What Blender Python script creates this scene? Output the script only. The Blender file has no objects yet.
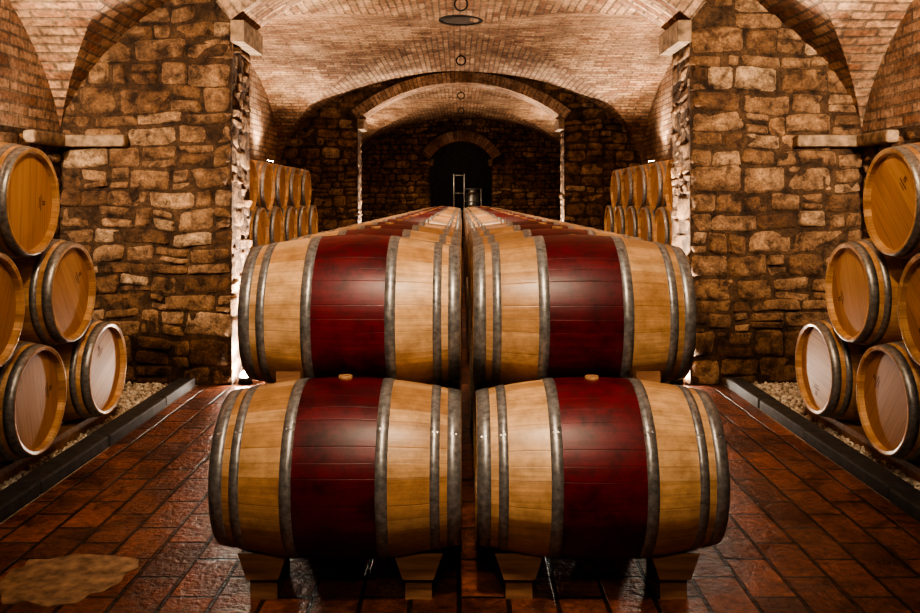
import bpy, math, random
import numpy as np
from mathutils import Vector, Matrix, noise
random.seed(7); np.random.seed(7)
scene = bpy.context.scene
COL = scene.collection

# ------------------------------------------------------------------ dims
CAM_H = 1.55
AX = 3.36            # half width of cellar
SPR, RISE = 2.10, 1.83
BAYS = [(-1.0, 7.12), (7.72, 15.80), (16.40, 24.50)]
OW, OS, OC = 1.92, 3.05, 3.73      # arch opening: half width, spring z, crown z
OR = (OW**2 + (OC-OS)**2) / (2*(OC-OS)); OZ = OC-OR
DW, DS, DC = 0.90, 2.72, 3.25      # far doorway
DR = (DW**2 + (DC-DS)**2) / (2*(DC-DS)); DZ = DC-DR

# ------------------------------------------------------------------ mesh builder
class MB:
    def __init__(s): s.v=[]; s.f=[]; s.m=[]; s.uv=[]; s.c=[]; s.sm=[]
    def vert(s,p): s.v.append(tuple(p)); return len(s.v)-1
    def face(s, idx, uv=None, mat=0, col=0.5, smooth=False):
        s.f.append(tuple(idx)); s.m.append(mat); s.c.append(col); s.sm.append(smooth)
        s.uv.extend(uv if uv else [(0,0)]*len(idx))
    def quad(s, pts, uv=None, mat=0, col=0.5, smooth=False):
        s.face([s.vert(p) for p in pts], uv, mat, col, smooth)
    def box(s, a, b, mat=0, col=0.5):
        x0,y0,z0=a; x1,y1,z1=b
        i=[s.vert(p) for p in [(x0,y0,z0),(x1,y0,z0),(x1,y1,z0),(x0,y1,z0),(x0,y0,z1),(x1,y0,z1),(x1,y1,z1),(x0,y1,z1)]]
        for q,ax in [((0,3,2,1),2),((4,5,6,7),2),((0,1,5,4),1),((2,3,7,6),1),((1,2,6,5),0),((3,0,4,7),0)]:
            ids=[i[k] for k in q]
            uv=[]
            for k in ids:
                p=s.v[k]
                uv.append((p[0],p[1]) if ax==2 else ((p[0],p[2]) if ax==1 else (p[1],p[2])))
            s.face(ids,uv,mat,col)
    def cyl(s, p0, p1, r0, r1=None, n=16, mat=0, col=0.5, caps=True):
        r1=r0 if r1 is None else r1
        p0=Vector(p0);p1=Vector(p1);d=(p1-p0).normalized()
        a=d.orthogonal().normalized(); b=d.cross(a)
        A=[];B=[]
        for k in range(n):
            t=2*math.pi*k/n; w=a*math.cos(t)+b*math.sin(t)
            A.append(s.vert(p0+w*r0));B.append(s.vert(p1+w*r1))
        for k in range(n):
            j=(k+1)%n
            s.face([A[k],A[j],B[j],B[k]],None,mat,col,True)
        if caps:
            s.face(A[::-1],None,mat,col); s.face(B,None,mat,col)
    def torus(s, c, R, r, axis='Y', n=24, m=8, mat=0):
        c=Vector(c); idx=[]
        for i in range(n):
            t=2*math.pi*i/n; row=[]
            for j in range(m):
                q=2*math.pi*j/m; rr=R+r*math.cos(q); h=r*math.sin(q)
                if axis=='Y': p=c+Vector((rr*math.cos(t),h,rr*math.sin(t)))
                elif axis=='Z': p=c+Vector((rr*math.cos(t),rr*math.sin(t),h))
                else: p=c+Vector((h,rr*math.cos(t),rr*math.sin(t)))
                row.append(s.vert(p))
            idx.append(row)
        for i in range(n):
            for j in range(m):
                s.face([idx[i][j],idx[(i+1)%n][j],idx[(i+1)%n][(j+1)%m],idx[i][(j+1)%m]],None,mat,0.5,True)
    def mesh(s,name,mats):
        me=bpy.data.meshes.new(name)
        me.from_pydata(s.v,[],s.f)
        for m in mats: me.materials.append(m)
        me.polygons.foreach_set('material_index',s.m)
        me.polygons.foreach_set('use_smooth',s.sm)
        uvl=me.uv_layers.new(name='UVMap')
        uvl.data.foreach_set('uv',[c for t in s.uv for c in t])
        at=me.attributes.new('rnd','FLOAT','FACE')
        at.data.foreach_set('value',s.c)
        me.update()
        return me
    def obj(s,name,mats,loc=(0,0,0)):
        o=bpy.data.objects.new(name,s.mesh(name,mats)); o.location=loc
        COL.objects.link(o); return o

# ------------------------------------------------------------------ materials
def newmat(name):
    m=bpy.data.materials.new(name); m.use_nodes=True
    nt=m.node_tree; nt.nodes.clear()
    out=nt.nodes.new('ShaderNodeOutputMaterial'); b=nt.nodes.new('ShaderNodeBsdfPrincipled')
    nt.links.new(b.outputs[0],out.inputs[0])
    return m,nt,b
def N(nt,t,**kw):
    n=nt.nodes.new(t)
    for k,v in kw.items(): setattr(n,k,v)
    return n
def L(nt,a,b): nt.links.new(a,b)
def ramp(nt,fac,stops,interp='LINEAR'):
    r=N(nt,'ShaderNodeValToRGB'); r.color_ramp.interpolation=interp
    e=r.color_ramp.elements
    while len(e)<len(stops): e.new(0.5)
    for k,(p,c) in enumerate(stops):
        e[k].position=p; e[k].color=(*c,1) if len(c)==3 else c
    L(nt,fac,r.inputs[0]); return r.outputs[0]
def mth(nt,op,a,b=None,c=None):
    n=N(nt,'ShaderNodeMath',operation=op)
    for i,x in enumerate((a,b,c)):
        if x is None: continue
        if isinstance(x,(int,float)): n.inputs[i].default_value=x
        else: L(nt,x,n.inputs[i])
    return n.outputs[0]
def mix(nt,fac,a,b,mode='MIX'):
    n=N(nt,'ShaderNodeMix',data_type='RGBA',blend_type=mode)
    if isinstance(fac,(int,float)): n.inputs[0].default_value=fac
    else: L(nt,fac,n.inputs[0])
    for i,x in ((6,a),(7,b)):
        if isinstance(x,tuple): n.inputs[i].default_value=(*x,1)
        else: L(nt,x,n.inputs[i])
    return n.outputs[2]
def noi(nt,vec,scale,detail=4,rough=0.55,dist=0.0):
    n=N(nt,'ShaderNodeTexNoise'); n.inputs['Scale'].default_value=scale
    n.inputs['Detail'].default_value=detail; n.inputs['Roughness'].default_value=rough
    n.inputs['Distortion'].default_value=dist
    if vec is not None: L(nt,vec,n.inputs['Vector'])
    return n
def bump(nt,h,bsdf,strength=0.5,dist=0.02):
    b=N(nt,'ShaderNodeBump'); b.inputs['Strength'].default_value=strength; b.inputs['Distance'].default_value=dist
    L(nt,h,b.inputs['Height']); L(nt,b.outputs[0],bsdf.inputs['Normal'])

def simple(name,col,rough=0.6,metal=0.0,nscale=30,var=0.25,bs=0.2):
    m,nt,b=newmat(name)
    g=N(nt,'ShaderNodeTexCoord').outputs['Object']
    n=noi(nt,g,nscale,5)
    lo=tuple(c*(1-var) for c in col); hi=tuple(min(1,c*(1+var)) for c in col)
    c=ramp(nt,n.outputs[0],[(0.3,lo),(0.7,hi)])
    L(nt,c,b.inputs['Base Color']); b.inputs['Roughness'].default_value=rough; b.inputs['Metallic'].default_value=metal
    bump(nt,n.outputs[0],b,bs,0.005)
    return m

def brick_mat(name,bw,bh,c1,c2,mortar,msize,dist,patch,bs=0.6,rough=0.85,offfreq=2,squash=1.0,wear=False,pf=0.65):
    m,nt,b=newmat(name)
    uv=N(nt,'ShaderNodeTexCoord').outputs['UV']
    geo=N(nt,'ShaderNodeTexCoord').outputs['Object']
    nz=noi(nt,uv,2.2,3)
    off=N(nt,'ShaderNodeVectorMath',operation='MULTIPLY_ADD')
    L(nt,nz.outputs['Color'],off.inputs[0]); off.inputs[1].default_value=(dist,dist,0); L(nt,uv,off.inputs[2])
    br=N(nt,'ShaderNodeTexBrick'); L(nt,off.outputs[0],br.inputs['Vector'])
    br.offset_frequency=offfreq; br.squash=squash; br.squash_frequency=3
    br.inputs['Color1'].default_value=(*c1,1); br.inputs['Color2'].default_value=(*c2,1); br.inputs['Mortar'].default_value=(*mortar,1)
    br.inputs['Scale'].default_value=1; br.inputs['Mortar Size'].default_value=msize; br.inputs['Mortar Smooth'].default_value=0.35
    br.inputs['Brick Width'].default_value=bw; br.inputs['Row Height'].default_value=bh; br.inputs['Bias'].default_value=0.0
    n1=noi(nt,geo,1.6,6,0.65); n2=noi(nt,geo,28,5,0.6)
    f=ramp(nt,n1.outputs[0],[(0.45,(0,0,0)),(0.68,(1,1,1))])
    c=mix(nt,mth(nt,'MULTIPLY',f,pf),br.outputs['Color'],patch)
    d=ramp(nt,n2.outputs[0],[(0.3,(0.4,0.37,0.35)),(0.68,(1.25,1.22,1.18))])
    c=mix(nt,0.9,c,d,'MULTIPLY')
    n3=noi(nt,geo,0.9,5,0.7)
    d2=ramp(nt,n3.outputs[0],[(0.38,(0.36,0.31,0.27)),(0.6,(1,1,1))])
    c=mix(nt,0.8,c,d2,'MULTIPLY')
    n5=noi(nt,geo,4.5,6,0.75,0.5)
    lo=0.28 if wear else 0.45
    d5=ramp(nt,n5.outputs[0],[(0.36,(lo,lo*.9,lo*.8)),(0.52,(1,1,1)),(0.7,(1.3,1.35,1.4) if wear else (1.2,1.2,1.2))])
    c=mix(nt,0.85 if wear else 0.7,c,d5,'MULTIPLY')
    h=mth(nt,'ADD',mth(nt,'MULTIPLY',br.outputs['Fac'],-1.0),mth(nt,'MULTIPLY',n2.outputs[0],0.9))
    if wear:
        r=ramp(nt,n5.outputs[0],[(0.35,(0.28,)*3),(0.7,(0.6,)*3)])
        L(nt,r,b.inputs['Roughness'])
        h=mth(nt,'ADD',h,mth(nt,'MULTIPLY',n5.outputs[0],0.9))
    else: b.inputs['Roughness'].default_value=rough
    L(nt,c,b.inputs['Base Color'])
    bump(nt,h,b,bs,0.018)
    return m

M_vault=brick_mat('vault_brick',0.27,0.085,(0.29,0.13,0.068),(0.62,0.40,0.25),(0.21,0.145,0.10),0.013,0.03,(0.64,0.48,0.34),1.0,pf=.5)
M_side_brick=brick_mat('lunette_brick',0.27,0.085,(0.32,0.16,0.09),(0.62,0.43,0.30),(0.22,0.16,0.12),0.013,0.03,(0.62,0.47,0.35),1.0,pf=.5)
M_ring=brick_mat('arch_ring_brick',0.075,0.28,(0.34,0.20,0.13),(0.62,0.45,0.32),(0.25,0.2,0.16),0.009,0.006,(0.60,0.48,0.38),0.9)
M_floor=brick_mat('terracotta_floor_tiles',0.35,0.19,(0.40,0.14,0.075),(0.16,0.058,0.036),(0.020,0.014,0.012),0.010,0.016,(0.30,0.15,0.095),0.8,0.42,wear=True,pf=.4)

def stone_mat(name,base):
    m,nt,b=newmat(name)
    g=N(nt,'ShaderNodeTexCoord').outputs['Object']
    a=N(nt,'ShaderNodeAttribute',attribute_name='rnd')
    n1=noi(nt,g,9,7,0.68,0.4); n2=noi(nt,g,55,5,0.7); n3=noi(nt,g,1.3,4,0.6); n4=noi(nt,g,4,5,0.65,0.5)
    c0=ramp(nt,a.outputs['Fac'],[(0.0,(0.21,0.118,0.062)),(0.35,(0.34,0.205,0.115)),(0.65,(0.42,0.268,0.16)),(0.85,(0.50,0.335,0.21)),(1.0,(0.60,0.44,0.30))])
    d=ramp(nt,n1.outputs[0],[(0.34,(0.20,0.165,0.135)),(0.5,(0.84,0.81,0.77)),(0.70,(1.5,1.45,1.35))])
    c=mix(nt,1.0,c0,d,'MULTIPLY')
    d2=ramp(nt,n2.outputs[0],[(0.3,(0.42,0.42,0.42)),(0.7,(1.3,1.3,1.3))])
    c=mix(nt,0.9,c,d2,'MULTIPLY')
    d3=ramp(nt,n3.outputs[0],[(0.35,(0.5,0.43,0.38)),(0.62,(1,1,1))])
    c=mix(nt,0.85,c,d3,'MULTIPLY')
    d4=ramp(nt,n4.outputs[0],[(0.36,(0.5,0.44,0.38)),(0.6,(1.1,1.1,1.1))])
    c=mix(nt,0.8,c,d4,'MULTIPLY')
    c=mix(nt,1.0,c,base,'MULTIPLY')
    L(nt,c,b.inputs['Base Color']); b.inputs['Roughness'].default_value=0.9
    h=mth(nt,'ADD',n1.outputs[0],mth(nt,'MULTIPLY',n2.outputs[0],0.35))
    bump(nt,h,b,1.0,0.055)
    return m
M_stone=stone_mat('rubble_stone',(1,1,1))
M_mortar=stone_mat('old_mortar',(0.36,0.34,0.32))
M_kerb=simple('dark_kerb_stone',(0.045,0.042,0.042),0.75,0,14,0.4,0.8)
M_ledge=simple('pale_ledge_stone',(0.22,0.15,0.095),0.85,0,14,0.55,0.8)
M_gravel=simple('gravel_bed',(0.42,0.36,0.30),0.9,0,60,0.5,0.8)
M_iron=simple('black_iron',(0.03,0.028,0.026),0.55,0.8,40,0.3,0.3)
M_steel=simple('galvanised_hoop',(0.29,0.285,0.285),0.40,0.6,45,0.4,0.25)
M_inox=simple('stainless_steel',(0.4,0.38,0.35),0.4,0.6,20,0.1,0.05)
M_cork=simple('bung_cork',(0.33,0.18,0.09),0.7,0,60,0.3,0.3)
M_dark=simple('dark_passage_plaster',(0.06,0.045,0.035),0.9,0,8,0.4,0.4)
M_slab=simple('worn_slab',(0.34,0.22,0.135),0.8,0,16,0.55,0.8)

def pebble_mat():
    m,nt,b=newmat('pebbles')
    a=N(nt,'ShaderNodeAttribute',attribute_name='rnd')
    c=ramp(nt,a.outputs['Fac'],[(0,(0.2,0.16,0.12)),(0.4,(0.45,0.38,0.3)),(1,(0.72,0.66,0.57))])
    L(nt,c,b.inputs['Base Color']); b.inputs['Roughness'].default_value=0.8
    return m
M_pebble=pebble_mat()

def stave_mat(name,stops,nst=30,rough=0.5,seam=0.35,grainc=0.5,blotch=0.75,blo=(0.60,0.55,0.5)):
    m,nt,b=newmat(name)
    uv=N(nt,'ShaderNodeTexCoord').outputs['UV']
    sp=N(nt,'ShaderNodeSeparateXYZ'); L(nt,uv,sp.inputs[0])
    oi=N(nt,'ShaderNodeObjectInfo')
    vv=mth(nt,'MULTIPLY',sp.outputs[1],float(nst))
    vv=mth(nt,'ADD',vv,mth(nt,'MULTIPLY',mth(nt,'SINE',mth(nt,'MULTIPLY',vv,2.1)),0.22))
    fl=mth(nt,'FLOOR',vv); fr=mth(nt,'FRACT',vv)
    cb=N(nt,'ShaderNodeCombineXYZ'); L(nt,fl,cb.inputs[0]); L(nt,mth(nt,'MULTIPLY',oi.outputs['Random'],57.0),cb.inputs[1])
    wn=N(nt,'ShaderNodeTexWhiteNoise',noise_dimensions='3D'); L(nt,cb.outputs[0],wn.inputs['Vector'])
    gv=N(nt,'ShaderNodeCombineXYZ')
    L(nt,mth(nt,'MULTIPLY',sp.outputs[0],3.0),gv.inputs[0]); L(nt,mth(nt,'MULTIPLY',sp.outputs[1],170.0),gv.inputs[1])
    L(nt,mth(nt,'ADD',mth(nt,'MULTIPLY',oi.outputs['Random'],31.0),fl),gv.inputs[2])
    g=noi(nt,gv.outputs[0],1.0,5,0.65)
    bv=N(nt,'ShaderNodeCombineXYZ')
    L(nt,sp.outputs[0],bv.inputs[0]); L(nt,mth(nt,'MULTIPLY',sp.outputs[1],2.2),bv.inputs[1]); L(nt,mth(nt,'MULTIPLY',oi.outputs['Random'],31.0),bv.inputs[2])
    bl=noi(nt,bv.outputs[0],9.0,7,0.75)
    c=ramp(nt,wn.outputs['Value'],stops)
    gr=ramp(nt,g.outputs[0],[(0.3,(1-grainc,)*3),(0.65,(1.1,1.1,1.1))])
    c=mix(nt,0.7,c,gr,'MULTIPLY')
    gb=ramp(nt,bl.outputs[0],[(0.36,blo),(0.52,(0.95,0.95,0.95)),(0.66,(1.25,1.25,1.25))])
    c=mix(nt,blotch,c,gb,'MULTIPLY')
    e=mth(nt,'MINIMUM',fr,mth(nt,'SUBTRACT',1.0,fr))
    s=mth(nt,'SMOOTH_MIN',mth(nt,'MULTIPLY',e,34.0),1.0,0.3)
    sc=ramp(nt,s,[(0.0,(seam,seam*0.85,seam*0.7)),(0.8,(1,1,1))])
    c=mix(nt,1.0,c,sc,'MULTIPLY')
    ob=ramp(nt,oi.outputs['Random'],[(0,(0.85,0.83,0.81)),(1,(1.08,1.06,1.04))])
    c=mix(nt,1.0,c,ob,'MULTIPLY')
    L(nt,c,b.inputs['Base Color']); b.inputs['Roughness'].default_value=rough
    h=mth(nt,'ADD',s,mth(nt,'MULTIPLY',g.outputs[0],0.35))
    bump(nt,h,b,0.3,0.003)
    return m
M_oak=stave_mat('oak_staves',[(0.0,(0.46,0.25,0.115)),(0.5,(0.59,0.355,0.18)),(1.0,(0.70,0.46,0.26))],30,0.36,0.58,0.4,.75)
M_red=stave_mat('wine_stained_staves',[(0.0,(0.10,0.006,0.012)),(0.5,(0.125,0.008,0.015)),(1.0,(0.155,0.012,0.020))],30,0.42,0.55,0.4,1.0,(0.38,0.38,0.40))

def head_mat():
    m,nt,b=newmat('oak_barrel_head')
    uv=N(nt,'ShaderNodeTexCoord').outputs['UV']
    sp=N(nt,'ShaderNodeSeparateXYZ'); L(nt,uv,sp.inputs[0])
    oi=N(nt,'ShaderNodeObjectInfo')
    vv=mth(nt,'MULTIPLY',mth(nt,'ADD',sp.outputs[1],1.0),11.0)
    vv=mth(nt,'ADD',vv,mth(nt,'MULTIPLY',mth(nt,'SINE',mth(nt,'MULTIPLY',vv,1.7)),0.18))
    fl=mth(nt,'FLOOR',vv); fr=mth(nt,'FRACT',vv)
    cb=N(nt,'ShaderNodeCombineXYZ'); L(nt,fl,cb.inputs[0]); L(nt,mth(nt,'MULTIPLY',oi.outputs['Random'],91.0),cb.inputs[1])
    wn=N(nt,'ShaderNodeTexWhiteNoise',noise_dimensions='3D'); L(nt,cb.outputs[0],wn.inputs['Vector'])
    gv=N(nt,'ShaderNodeCombineXYZ')
    L(nt,mth(nt,'MULTIPLY',sp.outputs[0],4.0),gv.inputs[0]); L(nt,mth(nt,'MULTIPLY',sp.outputs[1],90.0),gv.inputs[1]); L(nt,mth(nt,'MULTIPLY',oi.outputs['Random'],31.0),gv.inputs[2])
    g=noi(nt,gv.outputs[0],1.0,4,0.6)
    c=ramp(nt,wn.outputs['Value'],[(0,(0.38,0.185,0.065)),(1,(0.48,0.255,0.10))])
    gr=ramp(nt,g.outputs[0],[(0.3,(0.72,0.68,0.62)),(0.65,(1.08,1.08,1.08))])
    c=mix(nt,0.8,c,gr,'MULTIPLY')
    e=mth(nt,'MINIMUM',fr,mth(nt,'SUBTRACT',1.0,fr))
    s=mth(nt,'MINIMUM',mth(nt,'MULTIPLY',e,25.0),1.0)
    c=mix(nt,1.0,c,ramp(nt,s,[(0,(0.6,0.52,0.43)),(0.8,(1,1,1))]),'MULTIPLY')
    L(nt,c,b.inputs['Base Color']); b.inputs['Roughness'].default_value=0.55
    bump(nt,mth(nt,'ADD',s,mth(nt,'MULTIPLY',g.outputs[0],0.3)),b,0.3,0.002)
    return m
M_head=head_mat()
M_stamp=simple('branded_mark',(0.10,0.045,0.015),0.7,0,50,0.3,0.1)

def beam_mat():
    m,nt,b=newmat('rough_timber')
    g=N(nt,'ShaderNodeTexCoord').outputs['Object']
    mp=N(nt,'ShaderNodeMapping'); mp.inputs['Scale'].default_value=(2.5,30,30); L(nt,g,mp.inputs[0])
    n=noi(nt,mp.outputs[0],1.2,5,0.6)
    c=ramp(nt,n.outputs[0],[(0.3,(0.16,0.075,0.04)),(0.7,(0.33,0.18,0.095))])
    L(nt,c,b.inputs['Base Color']); b.inputs['Roughness'].default_value=0.7
    bump(nt,n.outputs[0],b,0.4,0.004); return m
M_timber=beam_mat()
def emis(name,col,s):
    m=bpy.data.materials.new(name); m.use_nodes=True; nt=m.node_tree; nt.nodes.clear()
    o=N(nt,'ShaderNodeOutputMaterial'); e=N(nt,'ShaderNodeEmission'); e.inputs[0].default_value=(*col,1); e.inputs[1].default_value=s
    L(nt,e.outputs[0],o.inputs[0]); return m
M_lens=emis('lamp_lens',(1.0,0.86,0.68),100)
M_lens2=emis('pier_lamp_lens',(1.0,0.88,0.74),900)

# ------------------------------------------------------------------ stones
def stone(mb,O,U,V,Nn,u0,u1,v0,v1,prot,mat=0,nu=6,nv=5,col=None):
    g=0.004+random.random()*0.007
    u0+=g;u1-=g;v0+=g;v1-=g
    if u1-u0<0.03 or v1-v0<0.03: return
    col=min(1,max(0,random.gauss(0.5,0.27))) if col is None else col
    tu=random.uniform(-.012,.012); tv=random.uniform(-.010,.010)
    jit=[random.uniform(-.020,.020) for _ in range(8)]
    seed=random.random()*50
    ids=[]
    for j in range(nv):
        t=j/(nv-1)*2-1; row=[]
        for i in range(nu):
            s=i/(nu-1)*2-1
            ss=math.copysign(abs(s)**0.6,s); tt=math.copysign(abs(t)**0.6,t)
            a=(ss+1)/2; b=(tt+1)/2
            uu=u0+(u1-u0)*a+(jit[0]*(1-b)+jit[1]*b)*(1 if ss<0 else 0)*abs(ss)+(jit[2]*(1-b)+jit[3]*b)*(1 if ss>0 else 0)*abs(ss)
            vv=v0+(v1-v0)*b+(jit[4]*(1-a)+jit[5]*a)*abs(tt)
            edge=(abs(s)>0.99 or abs(t)>0.99)
            h=-0.006 if edge else prot*(1-0.4*abs(ss)**4)*(1-0.4*abs(tt)**4)+tu*ss+tv*tt
            if not edge: h+=0.034*noise.noise(Vector((uu*9+seed,vv*9,seed)))
            cr = 0.016 if (abs(s)>0.99 and abs(t)>0.99) else 0
            uu-=math.copysign(cr,s); vv-=math.copysign(cr,t)
            # wandering courses
            vv+=0.055*noise.noise(Vector((uu*1.3+O.x*7,vv*1.1,O.y*3+4)))+0.02*noise.noise(Vector((uu*4,vv*3,O.y+9)))
            row.append(mb.vert(O+U*uu+V*max(0.004,vv)+Nn*h))
        ids.append(row)
    flip=(U.cross(V)).dot(Nn)<0
    for j in range(nv-1):
        for i in range(nu-1):
            q=[ids[j][i],ids[j][i+1],ids[j+1][i+1],ids[j+1][i]]
            if flip: q=q[::-1]
            mb.face(q,None,mat,col,True)

def courses(mb,O,U,V,Nn,umin_f,umax_f,z0,z1,hmin,hmax,wmin,wmax,mat=0,prot=0.02,nu=6,nv=5):
    z=z0
    while z<z1-0.05:
        h=random.uniform(hmin,hmax)
        if z+h>z1-0.06: h=z1-z
        u=umin_f(z,z+h); ue=umax_f(z,z+h)
        while u<ue-0.04:
            w=random.uniform(wmin,wmax)
            if u+w>ue-0.10: w=ue-u
            if h>0.145 and w<0.32 and random.random()<0.5:
                k=random.uniform(0.35,0.65)*h
                stone(mb,O,U,V,Nn,u,u+w,z,z+k,prot*random.uniform(.3,1.3),mat,nu,nv)
                stone(mb,O,U,V,Nn,u,u+w,z+k,z+h,prot*random.uniform(.3,1.3),mat,nu,nv)
            else:
                stone(mb,O,U,V,Nn,u,u+w,z,z+h,prot*random.uniform(.3,1.4),mat,nu,nv)
            u+=w
        z+=h

X=Vector((1,0,0));Y=Vector((0,1,0));Z=Vector((0,0,1))

def arch_z(x,hw,R,zc): return zc+math.sqrt(max(0,R*R-x*x))

def cross_wall(name,y0,y1,hw,spr,R,zc,opening=True,fine=True,ringw=0.20):
    """wall across the cellar with an arched opening"""
    mb=MB(); top=4.15
    K=32
    xs=[-AX,-hw]+[-hw+2*hw*k/K for k in range(1,K)]+[hw,AX]
    for yy,fl in ((y0,False),(y1,True)):
        for a,b in zip(xs[:-1],xs[1:]):
            if b<=-hw+1e-6 or a>=hw-1e-6: za=zb=0
            else: za=arch_z(a,hw,R,zc);zb=arch_z(b,hw,R,zc)
            p=[(a,yy,za),(b,yy,zb),(b,yy,top),(a,yy,top)]
            if fl: p=p[::-1]
            mb.quad(p,[(q[0],q[2]) for q in p],1)
    for sx in (-1,1):
        p=[(sx*hw,y0,0),(sx*hw,y1,0),(sx*hw,y1,spr),(sx*hw,y0,spr)]
        if sx>0: p=p[::-1]
        mb.quad(p,[(q[1],q[2]) for q in p],1)
    a0=math.asin(hw/R)
    for k in range(K):
        t0=-a0+2*a0*k/K;t1=-a0+2*a0*(k+1)/K
        p=[(R*math.sin(t0),y0,zc+R*math.cos(t0)),(R*math.sin(t1),y0,zc+R*math.cos(t1)),(R*math.sin(t1),y1,zc+R*math.cos(t1)),(R*math.sin(t0),y1,zc+R*math.cos(t0))]
        mb.quad(p[::-1],[(q,r) for q,r in ((R*t0,y0),(R*t1,y0),(R*t1,y1),(R*t0,y1))][::-1],3,0.5,True)
    mb.quad([(-AX,y0,top),(AX,y0,top),(AX,y1,top),(-AX,y1,top)],None,1)
    Ro=R+ringw
    for yy,d in ((y0,-1),(y1,1)):
        yo=yy+d*0.035
        for k in range(K):
            t0=-a0+2*a0*k/K;t1=-a0+2*a0*(k+1)/K
            P=lambda r,t,y:(r*math.sin(t),y,zc+r*math.cos(t))
            f=[P(R,t0,yo),P(R,t1,yo),P(Ro,t1,yo),P(Ro,t0,yo)]
            uv=[(R*t0,0.005),(R*t1,0.005),(R*t1,.275),(R*t0,.275)]
            if d>0: f=f[::-1];uv=uv[::-1]
            mb.quad(f,uv,2)
            f=[P(Ro,t0,yo),P(Ro,t1,yo),P(Ro,t1,yy),P(Ro,t0,yy)]
            mb.quad(f if d<0 else f[::-1],[(R*t0,0),(R*t1,0),(R*t1,.05),(R*t0,.05)],2)
            f=[P(R,t0,yo),P(R,t1,yo),P(R,t1,yy),P(R,t0,yy)]
            mb.quad(f[::-1] if d<0 else f,[(R*t0,0),(R*t1,0),(R*t1,.05),(R*t0,.05)],2)
    def xin(z0_,z1_):
        if z0_<spr-0.12: return hw
        r2=Ro*Ro-(z0_-zc)**2
        return max(0.0,math.sqrt(r2)) if r2>0 else 0.0
    nu,nv=(8,7) if fine else (5,4)
    for sx in (-1,1):
        U=X*sx
        courses(mb,Vector((0,y0,0)),U,Z,-Y,xin,lambda a,b:AX-0.005,0,top-0.02,0.10,0.24,0.13,0.46,0,0.026,nu,nv)
        courses(mb,Vector((0,y1,0)),U,Z,Y,xin,lambda a,b:AX-0.005,0,top-0.02,0.14,0.24,0.2,0.5,0,0.02,5,4)
        courses(mb,Vector((sx*hw,0,0)),Y,Z,-X*sx,lambda a,b:y0,lambda a,b:y1,0,spr-0.18,0.12,0.23,0.16,0.40,0,0.008,nu,nv)
        x0,x1=sorted((sx*(hw-0.11),sx*(hw+0.0)))
        mb.box((x0,y0-0.04,spr-0.18),(x1,y1+0.04,spr),4,0.7)
    return mb.obj(name,[M_stone,M_mortar,M_ring,M_vault,M_ledge])

cross_wall('wall_arched_near',7.12,7.72,OW,OS,OR,OZ)
cross_wall('wall_arched_far',15.80,16.40,OW,OS,OR,OZ,fine=False)
cross_wall('wall_end',24.50,25.10,DW,DS,DR,DZ,fine=False,ringw=0.30)

# wall behind the viewer
mb=MB(); mb.box((-AX,-1.3,0),(AX,-1.0,4.15),1)
courses(mb,Vector((0,-1.0,0)),X,Z,Y,lambda a,b:-AX,lambda a,b:AX,0,4.0,0.14,0.24,0.2,0.5,0,0.02,5,4)
mb.obj('wall_back',[M_stone,M_mortar])

# side walls
for sx,nm in ((-1,'wall_left'),(1,'wall_right')):
    mb=MB(); xi=sx*AX; xo=sx*(AX+0.35)
    for (a,b,m) in ((0,SPR,1),(SPR,4.15,2)):
        p=[(xi,-1.3,a),(xi,25.1,a),(xi,25.1,b),(xi,-1.3,b)]
        if sx>0:p=p[::-1]
        mb.quad(p,[(q[1],q[2]) for q in p],m)
    p=[(xo,-1.3,0),(xo,25.1,0),(xo,25.1,4.15),(xo,-1.3,4.15)]
    mb.quad(p,None,1)
    for (ya,yb) in BAYS:
        courses(mb,Vector((xi,0,0)),Y,Z,-X*sx,lambda a,b:ya,lambda a,b:yb,0,SPR-0.02,0.14,0.24,0.2,0.5,0,0.02,5,4)
    mb.obj(nm,[M_stone,M_mortar,M_side_brick])

# ------------------------------------------------------------------ groin vaults
mb=MB()
NV=48
th=[-math.pi/2+math.pi*k/NV for k in range(NV+1)]
def arc(a,e):
    out=[0];px,pz=-a,0
    for k in range(1,NV+1):
        L_=0
        for q in range(1,9):
            t=th[k-1]+(th[k]-th[k-1])*q/8
            x=a*math.sin(t);z=RISE*max(0,math.cos(t))**e; L_+=math.hypot(x-px,z-pz);px,pz=x,z
        out.append(out[-1]+L_)
    return out
for bi,(ya,yb) in enumerate(BAYS):
    yc=(ya+yb)/2;b=(yb-ya)/2+0.01
    EX=1.3 if bi==0 else 1.0
    A=arc(AX,EX);B=arc(b,EX)
    pts={}
    def P(cls,i,j):
        k=(cls,i,j)
        if k not in pts:
            z=SPR+RISE*max(0,math.cos(th[i]),math.cos(th[j]))**EX
            x=AX*math.sin(th[i]); y=yc+b*math.sin(th[j])
            w=0.018*noise.noise(Vector((x*1.3,y*1.3,z*1.3)))
            pts[k]=mb.vert((x,y,z+w))
        return pts[k]
    def F(cls,lst):
        uv=[((yc+b*math.sin(th[j]),A[i]) if cls==0 else (AX*math.sin(th[i]),B[j])) for i,j in lst]
        mb.face([P(cls,i,j) for i,j in lst][::-1],uv[::-1],0,0.5,True)
    h=NV/2
    for i in range(NV):
        for j in range(NV):
            ci=abs(i+.5-h);cj=abs(j+.5-h)
            q=[(i,j),(i+1,j),(i+1,j+1),(i,j+1)]
            if ci<cj-1e-6: F(0,q)
            elif ci>cj+1e-6: F(1,q)
            else:
                if (i+.5-h)*(j+.5-h)>0: t1=[q[0],q[1],q[2]];t2=[q[0],q[2],q[3]]
                else: t1=[q[0],q[1],q[3]];t2=[q[1],q[2],q[3]]
                for t in (t1,t2):
                    mi=sum(abs(a[0]-h) for a in t);mj=sum(abs(a[1]-h) for a in t)
                    F(0 if mi<mj else 1,t)
ceil=mb.obj('ceiling',[M_vault])

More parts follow.
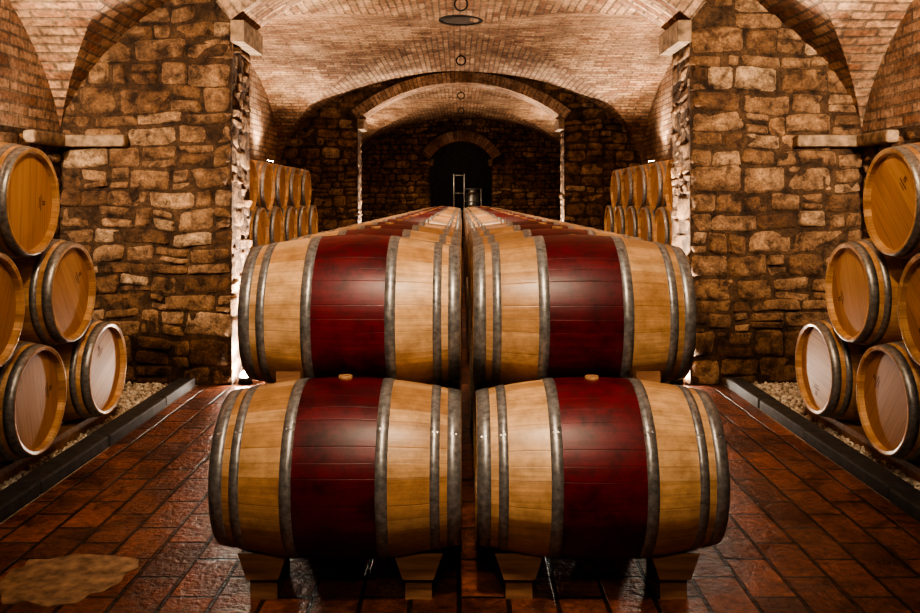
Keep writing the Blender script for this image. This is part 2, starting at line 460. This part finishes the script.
# ledge trims at the springing of the near bay
for sx,nm in ((-1,'trim_1'),(1,'trim_2')):
    mb=MB()
    x0,x1=sorted((sx*2.78,sx*(AX-0.001)))
    mb.box((x0,7.12-0.11,1.99),(x1,7.12,2.09),0,.6)
    x0,x1=sorted((sx*(AX-0.10),sx*(AX-0.001)))
    mb.box((x0,6.5,1.99),(x1,7.12-0.11,2.09),0,.6)
    o=mb.obj(nm,[M_ledge]); bv=o.modifiers.new('b','BEVEL'); bv.width=0.02; bv.segments=2

# ------------------------------------------------------------------ floor, kerbs, gravel
mb=MB()
p=[(-2.2,-1.3,0),(2.2,-1.3,0),(2.2,27.5,0),(-2.2,27.5,0)]
mb.quad(p,[(q[1],q[0]) for q in p],0)
for sx in (-1,1):
    p=[(sx*2.2,-1.3,0),(sx*(AX+.3),-1.3,0),(sx*(AX+.3),25.1,0),(sx*2.2,25.1,0)]
    mb.quad(p if sx>0 else p[::-1],None,1)
mb.obj('floor',[M_floor,M_gravel])
for sx in (-1,1):
    mb=MB(); y=-0.9
    while y<7.0:
        l=random.uniform(0.7,1.1); y2=min(y+l,7.06)
        if 7.06-y2<0.3:y2=7.06
        x0,x1=sorted((sx*(2.20+random.uniform(-.006,.006)),sx*2.34))
        mb.box((x0,y+.004,0),(x1,y2-.004,0.075+random.uniform(-.004,.004)),0)
        y=y2
    o=mb.obj('stone_kerb',[M_kerb]); bv=o.modifiers.new('b','BEVEL'); bv.width=0.012; bv.segments=2

# pebbles
phi=(1+5**.5)/2
ICO=np.array([(-1,phi,0),(1,phi,0),(-1,-phi,0),(1,-phi,0),(0,-1,phi),(0,1,phi),(0,-1,-phi),(0,1,-phi),(phi,0,-1),(phi,0,1),(-phi,0,-1),(-phi,0,1)])/math.sqrt(1+phi*phi)
ICF=np.array([(0,11,5),(0,5,1),(0,1,7),(0,7,10),(0,10,11),(1,5,9),(5,11,4),(11,10,2),(10,7,6),(7,1,8),(3,9,4),(3,4,2),(3,2,6),(3,6,8),(3,8,9),(4,9,5),(2,4,11),(6,2,10),(8,6,7),(9,8,1)])
for sx in (-1,1):
    n=9500
    c=np.stack([sx*np.random.uniform(2.36,3.25,n),np.random.uniform(3.2,7.04,n),np.random.uniform(0.012,0.035,n)],1)
    sc=np.random.uniform(0.010,0.021,(n,1,1))*np.random.uniform(0.7,1.15,(n,1,3))
    ang=np.random.uniform(0,6.28,n); cs,sn=np.cos(ang),np.sin(ang)
    v=ICO[None]*sc*np.random.uniform(0.85,1.1,(n,12,1))
    vx=v[:,:,0]*cs[:,None]-v[:,:,1]*sn[:,None]; vy=v[:,:,0]*sn[:,None]+v[:,:,1]*cs[:,None]
    v=np.stack([vx,vy,v[:,:,2]],2)+c[:,None,:]
    v=v.reshape(-1,3); f=(ICF[None]+(np.arange(n)*12)[:,None,None]).reshape(-1,3)
    me=bpy.data.meshes.new('gravel')
    me.vertices.add(len(v)); me.vertices.foreach_set('co',v.ravel())
    me.loops.add(len(f)*3); me.loops.foreach_set('vertex_index',f.ravel().astype(np.int32))
    me.polygons.add(len(f)); me.polygons.foreach_set('loop_start',(np.arange(len(f))*3).astype(np.int32))
    me.update(calc_edges=True)
    at=me.attributes.new('rnd','FLOAT','FACE'); at.data.foreach_set('value',np.repeat(np.random.rand(n),20).astype(np.float32))
    me.materials.append(M_pebble)
    COL.objects.link(bpy.data.objects.new('gravel_strip',me))

# worn slab set in the tiles
mb=MB()
out=[(-1.86,3.66),(-1.62,3.72),(-1.38,3.66),(-1.36,3.50),(-1.44,3.32),(-1.60,3.26),(-1.78,3.28),(-1.87,3.45)]
out2=[]
for k in range(len(out)):
    a=Vector(out[k]);b=Vector(out[(k+1)%len(out)])
    for q in range(8):
        p=a.lerp(b,q/8); w=0.05*noise.noise(Vector((p.x*13,p.y*13,3)))
        out2.append((p.x+w,p.y-w))
a=[mb.vert((x,y,0.003)) for x,y in out2]; b_=[mb.vert((x,y,-0.01)) for x,y in out2]
def area2(pl): return sum(pl[i][0]*pl[(i+1)%len(pl)][1]-pl[(i+1)%len(pl)][0]*pl[i][1] for i in range(len(pl)))
mb.face(a if area2(out2)>0 else a[::-1],None,0,0.45)
for k in range(len(a)):
    j=(k+1)%len(a); mb.face([b_[k],b_[j],a[j],a[k]],None,0,.45)
mb.obj('floor_patch_slab',[M_slab])

# ------------------------------------------------------------------ barrel
BL,BR,HR=0.465,0.35,0.292
def rad(x): return BR-(BR-HR)*(abs(x)/BL)**1.9
def barrel_mesh(name,band,bung):
    mb=MB(); n=60
    xs=sorted(set([round(v,4) for s in (-1,1) for v in [s*q for q in (0.0,.05,.1,.152,.176,.2,.24,.28,.32,.350,.368,.386,.414,.44,.465)]]))
    rings=[]
    for x in xs:
        r=rad(x); rings.append([mb.vert((x,r*math.sin(2*math.pi*k/n),r*math.cos(2*math.pi*k/n))) for k in range(n)])
    for i in range(len(xs)-1):
        mid=(xs[i]+xs[i+1])/2
        m=1 if (band and abs(mid)<.16) else 0
        for k in range(n):
            j=(k+1)%n
            mb.face([rings[i][k],rings[i][j],rings[i+1][j],rings[i+1][k]][::-1],[(xs[i],k/n),(xs[i],(k+1)/n),(xs[i+1],(k+1)/n),(xs[i+1],k/n)][::-1],m,.5,True)
    for s in (-1,1):
        prof=[(s*BL,HR),(s*(BL+.002),HR-.006),(s*(BL-.004),HR-.022),(s*(BL-.034),HR-.025)]
        prev=None
        for (x,r) in prof:
            cur=[mb.vert((x,r*math.sin(2*math.pi*k/n),r*math.cos(2*math.pi*k/n))) for k in range(n)]
            if prev:
                for k in range(n):
                    j=(k+1)%n; q=[prev[k],prev[j],cur[j],cur[k]]
                    if s>0:q=q[::-1]
                    mb.face(q,[(0.3,k/n),(0.3,(k+1)/n),(0.31,(k+1)/n),(0.31,k/n)],0,.5,False)
            prev=cur
        pts=[(mb.v[i][1],mb.v[i][2]) for i in prev]
        idx=prev if s<0 else prev[::-1]; uv=pts if s<0 else pts[::-1]
        mb.face(idx,uv,2)
        xx=s*(BL-.0335+.0012)
        for (y0,y1,z0,z1) in ((-.045,.045,.13,.138),(-.03,.03,.112,.118),(-.012,-.003,.15,.175),(.003,.012,.15,.175),(-.012,.012,.175,.181)):
            q=[(xx,y0,z0),(xx,y1,z0),(xx,y1,z1),(xx,y0,z1)]
            mb.quad(q if s>0 else q[::-1],None,5)
    for s in (-1,1):
        for (a,b) in ((.414,.4645),(.350,.386),(.152,.196)):
            pr=[(a,rad(a)-.001),(a,rad(a)+.003),((a+b)/2,rad((a+b)/2)+.0035),(b,rad(b)+.003),(b,rad(b)-.001)]
            prev=None
            for (x,r) in pr:
                cur=[mb.vert((s*x,r*math.sin(2*math.pi*k/n),r*math.cos(2*math.pi*k/n))) for k in range(n)]
                if prev:
                    for k in range(n):
                        j=(k+1)%n;q=[prev[k],prev[j],cur[j],cur[k]]
                        if s>0:q=q[::-1]
                        mb.face(q,None,3,.5,True)
                prev=cur
            for dx in (-.008,.008):
                x=(a+b)/2+dx; t=0.9; r=rad(x)+.003
                c=Vector((s*x,-r*math.sin(t),r*math.cos(t))); d=Vector((0,-math.sin(t),math.cos(t)))
                mb.cyl(c,c+d*.003,.005,.004,8,3)
    if bung:
        mb.cyl((0,0,BR-.006),(0,0,BR+.012),.030,.027,20,4)
    return mb.mesh(name,[M_oak,M_red,M_head,M_steel,M_cork,M_stamp])
ME_red=barrel_mesh('barrel_banded',True,True)
ME_plain=barrel_mesh('barrel_plain',False,False)

def put(me,x,y,z,rx=0,rz=0):
    o=bpy.data.objects.new('wine_barrel',me); o.location=(x,y,z); o.rotation_euler=(rx,0,rz); COL.objects.link(o); return o

PITCH=0.84; DZ_=0.5615; Y0=3.42; Z0=0.482
def cradle_mesh():
    mb=MB()
    for xo in (-.30,.30):
        r=rad(.30)+.003
        ys=[-.15+.30*k/10 for k in range(11)]
        top=[];bot=[]
        for y in ys:
            z=Z0-math.sqrt(r*r-y*y)
            top.append((mb.vert((xo-.095,y,z)),mb.vert((xo+.095,y,z))))
            bot.append((mb.vert((xo-.06,y,.088)),mb.vert((xo+.06,y,.088))))
        for k in range(10):
            mb.face([top[k][0],top[k][1],top[k+1][1],top[k+1][0]],None)
            mb.face([bot[k][0],bot[k+1][0],bot[k+1][1],bot[k][1]],None)
            mb.face([top[k][0],top[k+1][0],bot[k+1][0],bot[k][0]],None)
            mb.face([top[k][1],bot[k][1],bot[k+1][1],top[k+1][1]],None)
        mb.face([top[0][0],bot[0][0],bot[0][1],top[0][1]],None)
        mb.face([top[-1][0],top[-1][1],bot[-1][1],bot[-1][0]],None)
        mb.box((xo-.052,-.12,0),(xo+.052,.12,.086),0)
    return mb.mesh('cradle',[M_timber])
ME_cr=cradle_mesh()
NROW=23
for cx in (-0.465,0.525):
    for k in range(NROW):
        y=Y0+k*PITCH
        j=random.uniform(-.006,.006) if k else 0
        put(ME_red,cx+j,y,Z0,random.uniform(-.04,.04))
        o=bpy.data.objects.new('wooden_cradle',ME_cr); o.location=(cx,y,0); COL.objects.link(o)
        if k<NROW-1:
            put(ME_red,cx+random.uniform(-.008,.008),y+PITCH/2,Z0+DZ_,random.uniform(-.06,.06)+(-0.35 if k==0 else 0))
for cx,sx in ((-0.465,-1),(0.525,1)):
    mb=MB(); x0=cx+sx*.25
    yb=Y0+.13; zb=Z0+math.sqrt(rad(.25)**2-.13**2)
    P0=[(-.05,-.035,-.012),(.05,-.035,-.012),(.05,.06,-.022),(-.05,.06,-.022),(-.05,-.035,.042),(.05,-.035,.042),(.05,.045,.012),(-.05,.045,.012)]
    ids=[mb.vert((x0+a,yb+b,zb+c+.012)) for a,b,c in P0]
    for q in ((0,3,2,1),(4,5,6,7),(0,1,5,4),(2,3,7,6),(1,2,6,5),(3,0,4,7)): mb.face([ids[t] for t in q])
    mb.obj('timber_wedge',[M_timber])

# side stacks
SP=0.88; SDZ=0.546
def stack(sx,ytop_last,n,zb,me):
    for tier in range(3):
        cx=sx*(2.77,2.785,2.815)[tier]
        for k in range(n-tier):
            y=ytop_last-tier*SP/2-k*SP
            put(me,cx+random.uniform(-.008,.004)*sx,y,zb+tier*SDZ,random.uniform(0,6.28))
for sx in (-1,1):
    stack(sx,5.55,7,0.45,ME_plain)
    stack(sx,13.93,7,0.62,ME_plain)
    for (ya,yb,h) in ((-0.2,6.05,0.115),(8.1,14.4,0.285)):
        mb=MB()
        for xr in (2.50,3.04):
            x0,x1=sorted((sx*(xr-.05),sx*(xr+.05)))
            mb.box((x0,ya,0.0),(x1,yb,h),0)
        mb.obj('barrel_rail',[M_timber])

# ------------------------------------------------------------------ ceiling fittings
ZC=SPR+RISE
mb=MB()
mb.torus((0,11.2,ZC-.0),.27,.03,'Z',32,8,0); mb.cyl((0,11.2,ZC-.012),(0,11.2,ZC+.05),.26,.26,32,1)
mb.obj('ceiling_vent',[M_iron,M_dark])
for y in (9.9,13.9,18.6,21.8):
    mb=MB(); mb.cyl((0,y,ZC+.02),(0,y,ZC-.03),.010,.010,8,0); mb.torus((0,y,ZC-.10),.075,.011,'Y',24,8,0)
    mb.obj('iron_ceiling_ring',[M_iron])

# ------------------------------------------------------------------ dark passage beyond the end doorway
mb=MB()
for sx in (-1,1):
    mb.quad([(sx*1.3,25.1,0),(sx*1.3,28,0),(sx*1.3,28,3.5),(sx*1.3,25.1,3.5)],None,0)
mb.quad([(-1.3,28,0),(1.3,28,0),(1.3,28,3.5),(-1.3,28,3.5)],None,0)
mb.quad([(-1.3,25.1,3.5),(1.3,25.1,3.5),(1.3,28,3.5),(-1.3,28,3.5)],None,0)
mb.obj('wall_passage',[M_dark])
mb=MB()
for x in (-.22,.10,.62):
    for y in (26.0,26.5): mb.cyl((x,y,0),(x,y,2.35 if x<.5 else 1.9),.025,.025,10,0)
for z in (.4,1.2,1.75,2.3):
    mb.cyl((-.22,26.0,z),(.10,26.0,z),.02,.02,8,0)
for z in (.5,1.5,1.88): mb.cyl((.10,26.0,z),(.62,26.0,z),.02,.02,8,0)
mb.cyl((.36,26.25,0),(.36,26.25,1.75),.20,.20,24,0); mb.cyl((.36,26.25,1.75),(.36,26.25,1.88),.20,.06,24,0)
mb.obj('steel_filling_machine',[M_inox])

# ------------------------------------------------------------------ lamps
def aim(o,t):
    d=Vector(t)-o.location; o.rotation_euler=d.to_track_quat('-Z','Y').to_euler()
def spot(name,loc,tgt,w,col,size=120,blend=.6,r=.05,fixture=True):
    l=bpy.data.lights.new(name,'SPOT'); l.energy=w; l.color=col; l.spot_size=math.radians(size); l.spot_blend=blend; l.shadow_soft_size=r
    o=bpy.data.objects.new(name+'_beam' if fixture else name,l); o.location=loc; COL.objects.link(o); aim(o,tgt)
    if fixture:
        mb=MB(); d=(Vector(tgt)-Vector(loc)).normalized(); p=Vector(loc)-d*(r+.03)
        mb.cyl(p-d*.10,p,.045,.06,20,0); mb.cyl(p+d*.001,p+d*.003,.05,.05,20,1)
        f=mb.obj(name,[M_iron,M_lens]); o.parent=f
    return o
WARM=(1.0,0.78,0.55); WHITE=(1.0,0.87,0.72); GOLD=(1.0,0.69,0.40)
# floor uplights at the foot of each pier: a low housing with a domed lens
for y,e in ((7.18,120),(16.1,100)):
    for sx in (-1,1):
        x=sx*1.82
        o=spot('pier_uplight_beam',(x,y,.20),(sx*1.95,y+.15,1.6),e,WHITE,150,.5,.03,False)
        mb=MB(); mb.cyl((x,y,0),(x,y,.06),.06,.055,24,0)
        R=.047
        prev=None
        for k in range(6):
            t=k/6*math.pi/2
            cur=[mb.vert((x+R*math.cos(t)*math.cos(a*math.pi/12),y+R*math.cos(t)*math.sin(a*math.pi/12),.06+R*math.sin(t))) for a in range(24)]
            if prev:
                for a in range(24): mb.face([prev[a],prev[(a+1)%24],cur[(a+1)%24],cur[a]],None,1)
            prev=cur
        mb.face(prev,None,1)
        f=mb.obj('pier_uplight',[M_iron,M_lens2]); o.parent=f
        # extra flood added behind the barrels to brighten the jamb
        spot('added_jamb_fill',(sx*1.40,y+.32,.22),(sx*1.92,y+.22,1.7),e*9,WHITE,90,.8,.04)
for sx in (-1,1):
    spot('ledge_uplight',(sx*3.12,3.9,2.45),(sx*2.95,6.4,3.0),700,(1.0,.81,.62),110,.8,.06)
    spot('ledge_uplight',(sx*3.12,1.6,2.30),(sx*2.4,1.6,4.2),120,(1.0,.84,.68),140,.8,.06)
for y,e in ((9.2,680),(11.6,280),(14.0,150),(18.5,400),(21.5,420)):
    for sx in (-1,1):
        spot('ledge_uplight',(sx*3.12,y,2.28),(sx*2.7,y-.1,4.2),e,(1.0,.80,.59),140,.8,.06)
# added key and fill spots, housings included, out of view over the near bay
spot('added_key_fill',(0,1.3,3.55),(0,3.9,1.15),460,WARM,64,1.0,.16)
spot('added_key_fill',(0,-0.5,3.2),(0,3.4,.6),200,WARM,74,1.0,.16)
for sx in (-1,1):
    spot('added_key_fill',(sx*0.7,3.0,3.6),(sx*2.4,7.0,1.2),330,GOLD,75,1.0,.06)
    spot('added_key_fill',(sx*0.9,2.2,3.5),(sx*2.5,4.8,1.0),80,WARM,60,1.0,.12)
for y in (9.0,13.0,18,22):
    spot('added_row_fill',(0,y,3.6),(0,y+.6,0),270,WARM,130,.9,.15,False)  # unseen fill added to brighten the barrel rows, no fitting
spot('passage_lamp',(-.3,25.4,3.1),(.2,27.4,1.8),40,WARM,120,.8,.08,False)

w=bpy.data.worlds.new('World'); scene.world=w; w.use_nodes=True
w.node_tree.nodes['Background'].inputs[0].default_value=(0.9,0.6,0.4,1); w.node_tree.nodes['Background'].inputs[1].default_value=0.02

# ------------------------------------------------------------------ camera
cam=bpy.data.cameras.new('Camera'); co=bpy.data.objects.new('Camera',cam); COL.objects.link(co)
co.location=(0,0,CAM_H); co.rotation_euler=(math.radians(90),0,0)
cam.sensor_width=36; cam.lens=850/920*36; cam.shift_y=-106.5/920; cam.shift_x=-1/920
cam.clip_start=0.05; cam.clip_end=100
scene.camera=co
try:
    scene.view_settings.view_transform='AgX'; scene.view_settings.look='AgX - High Contrast'
except Exception as e: print(e)
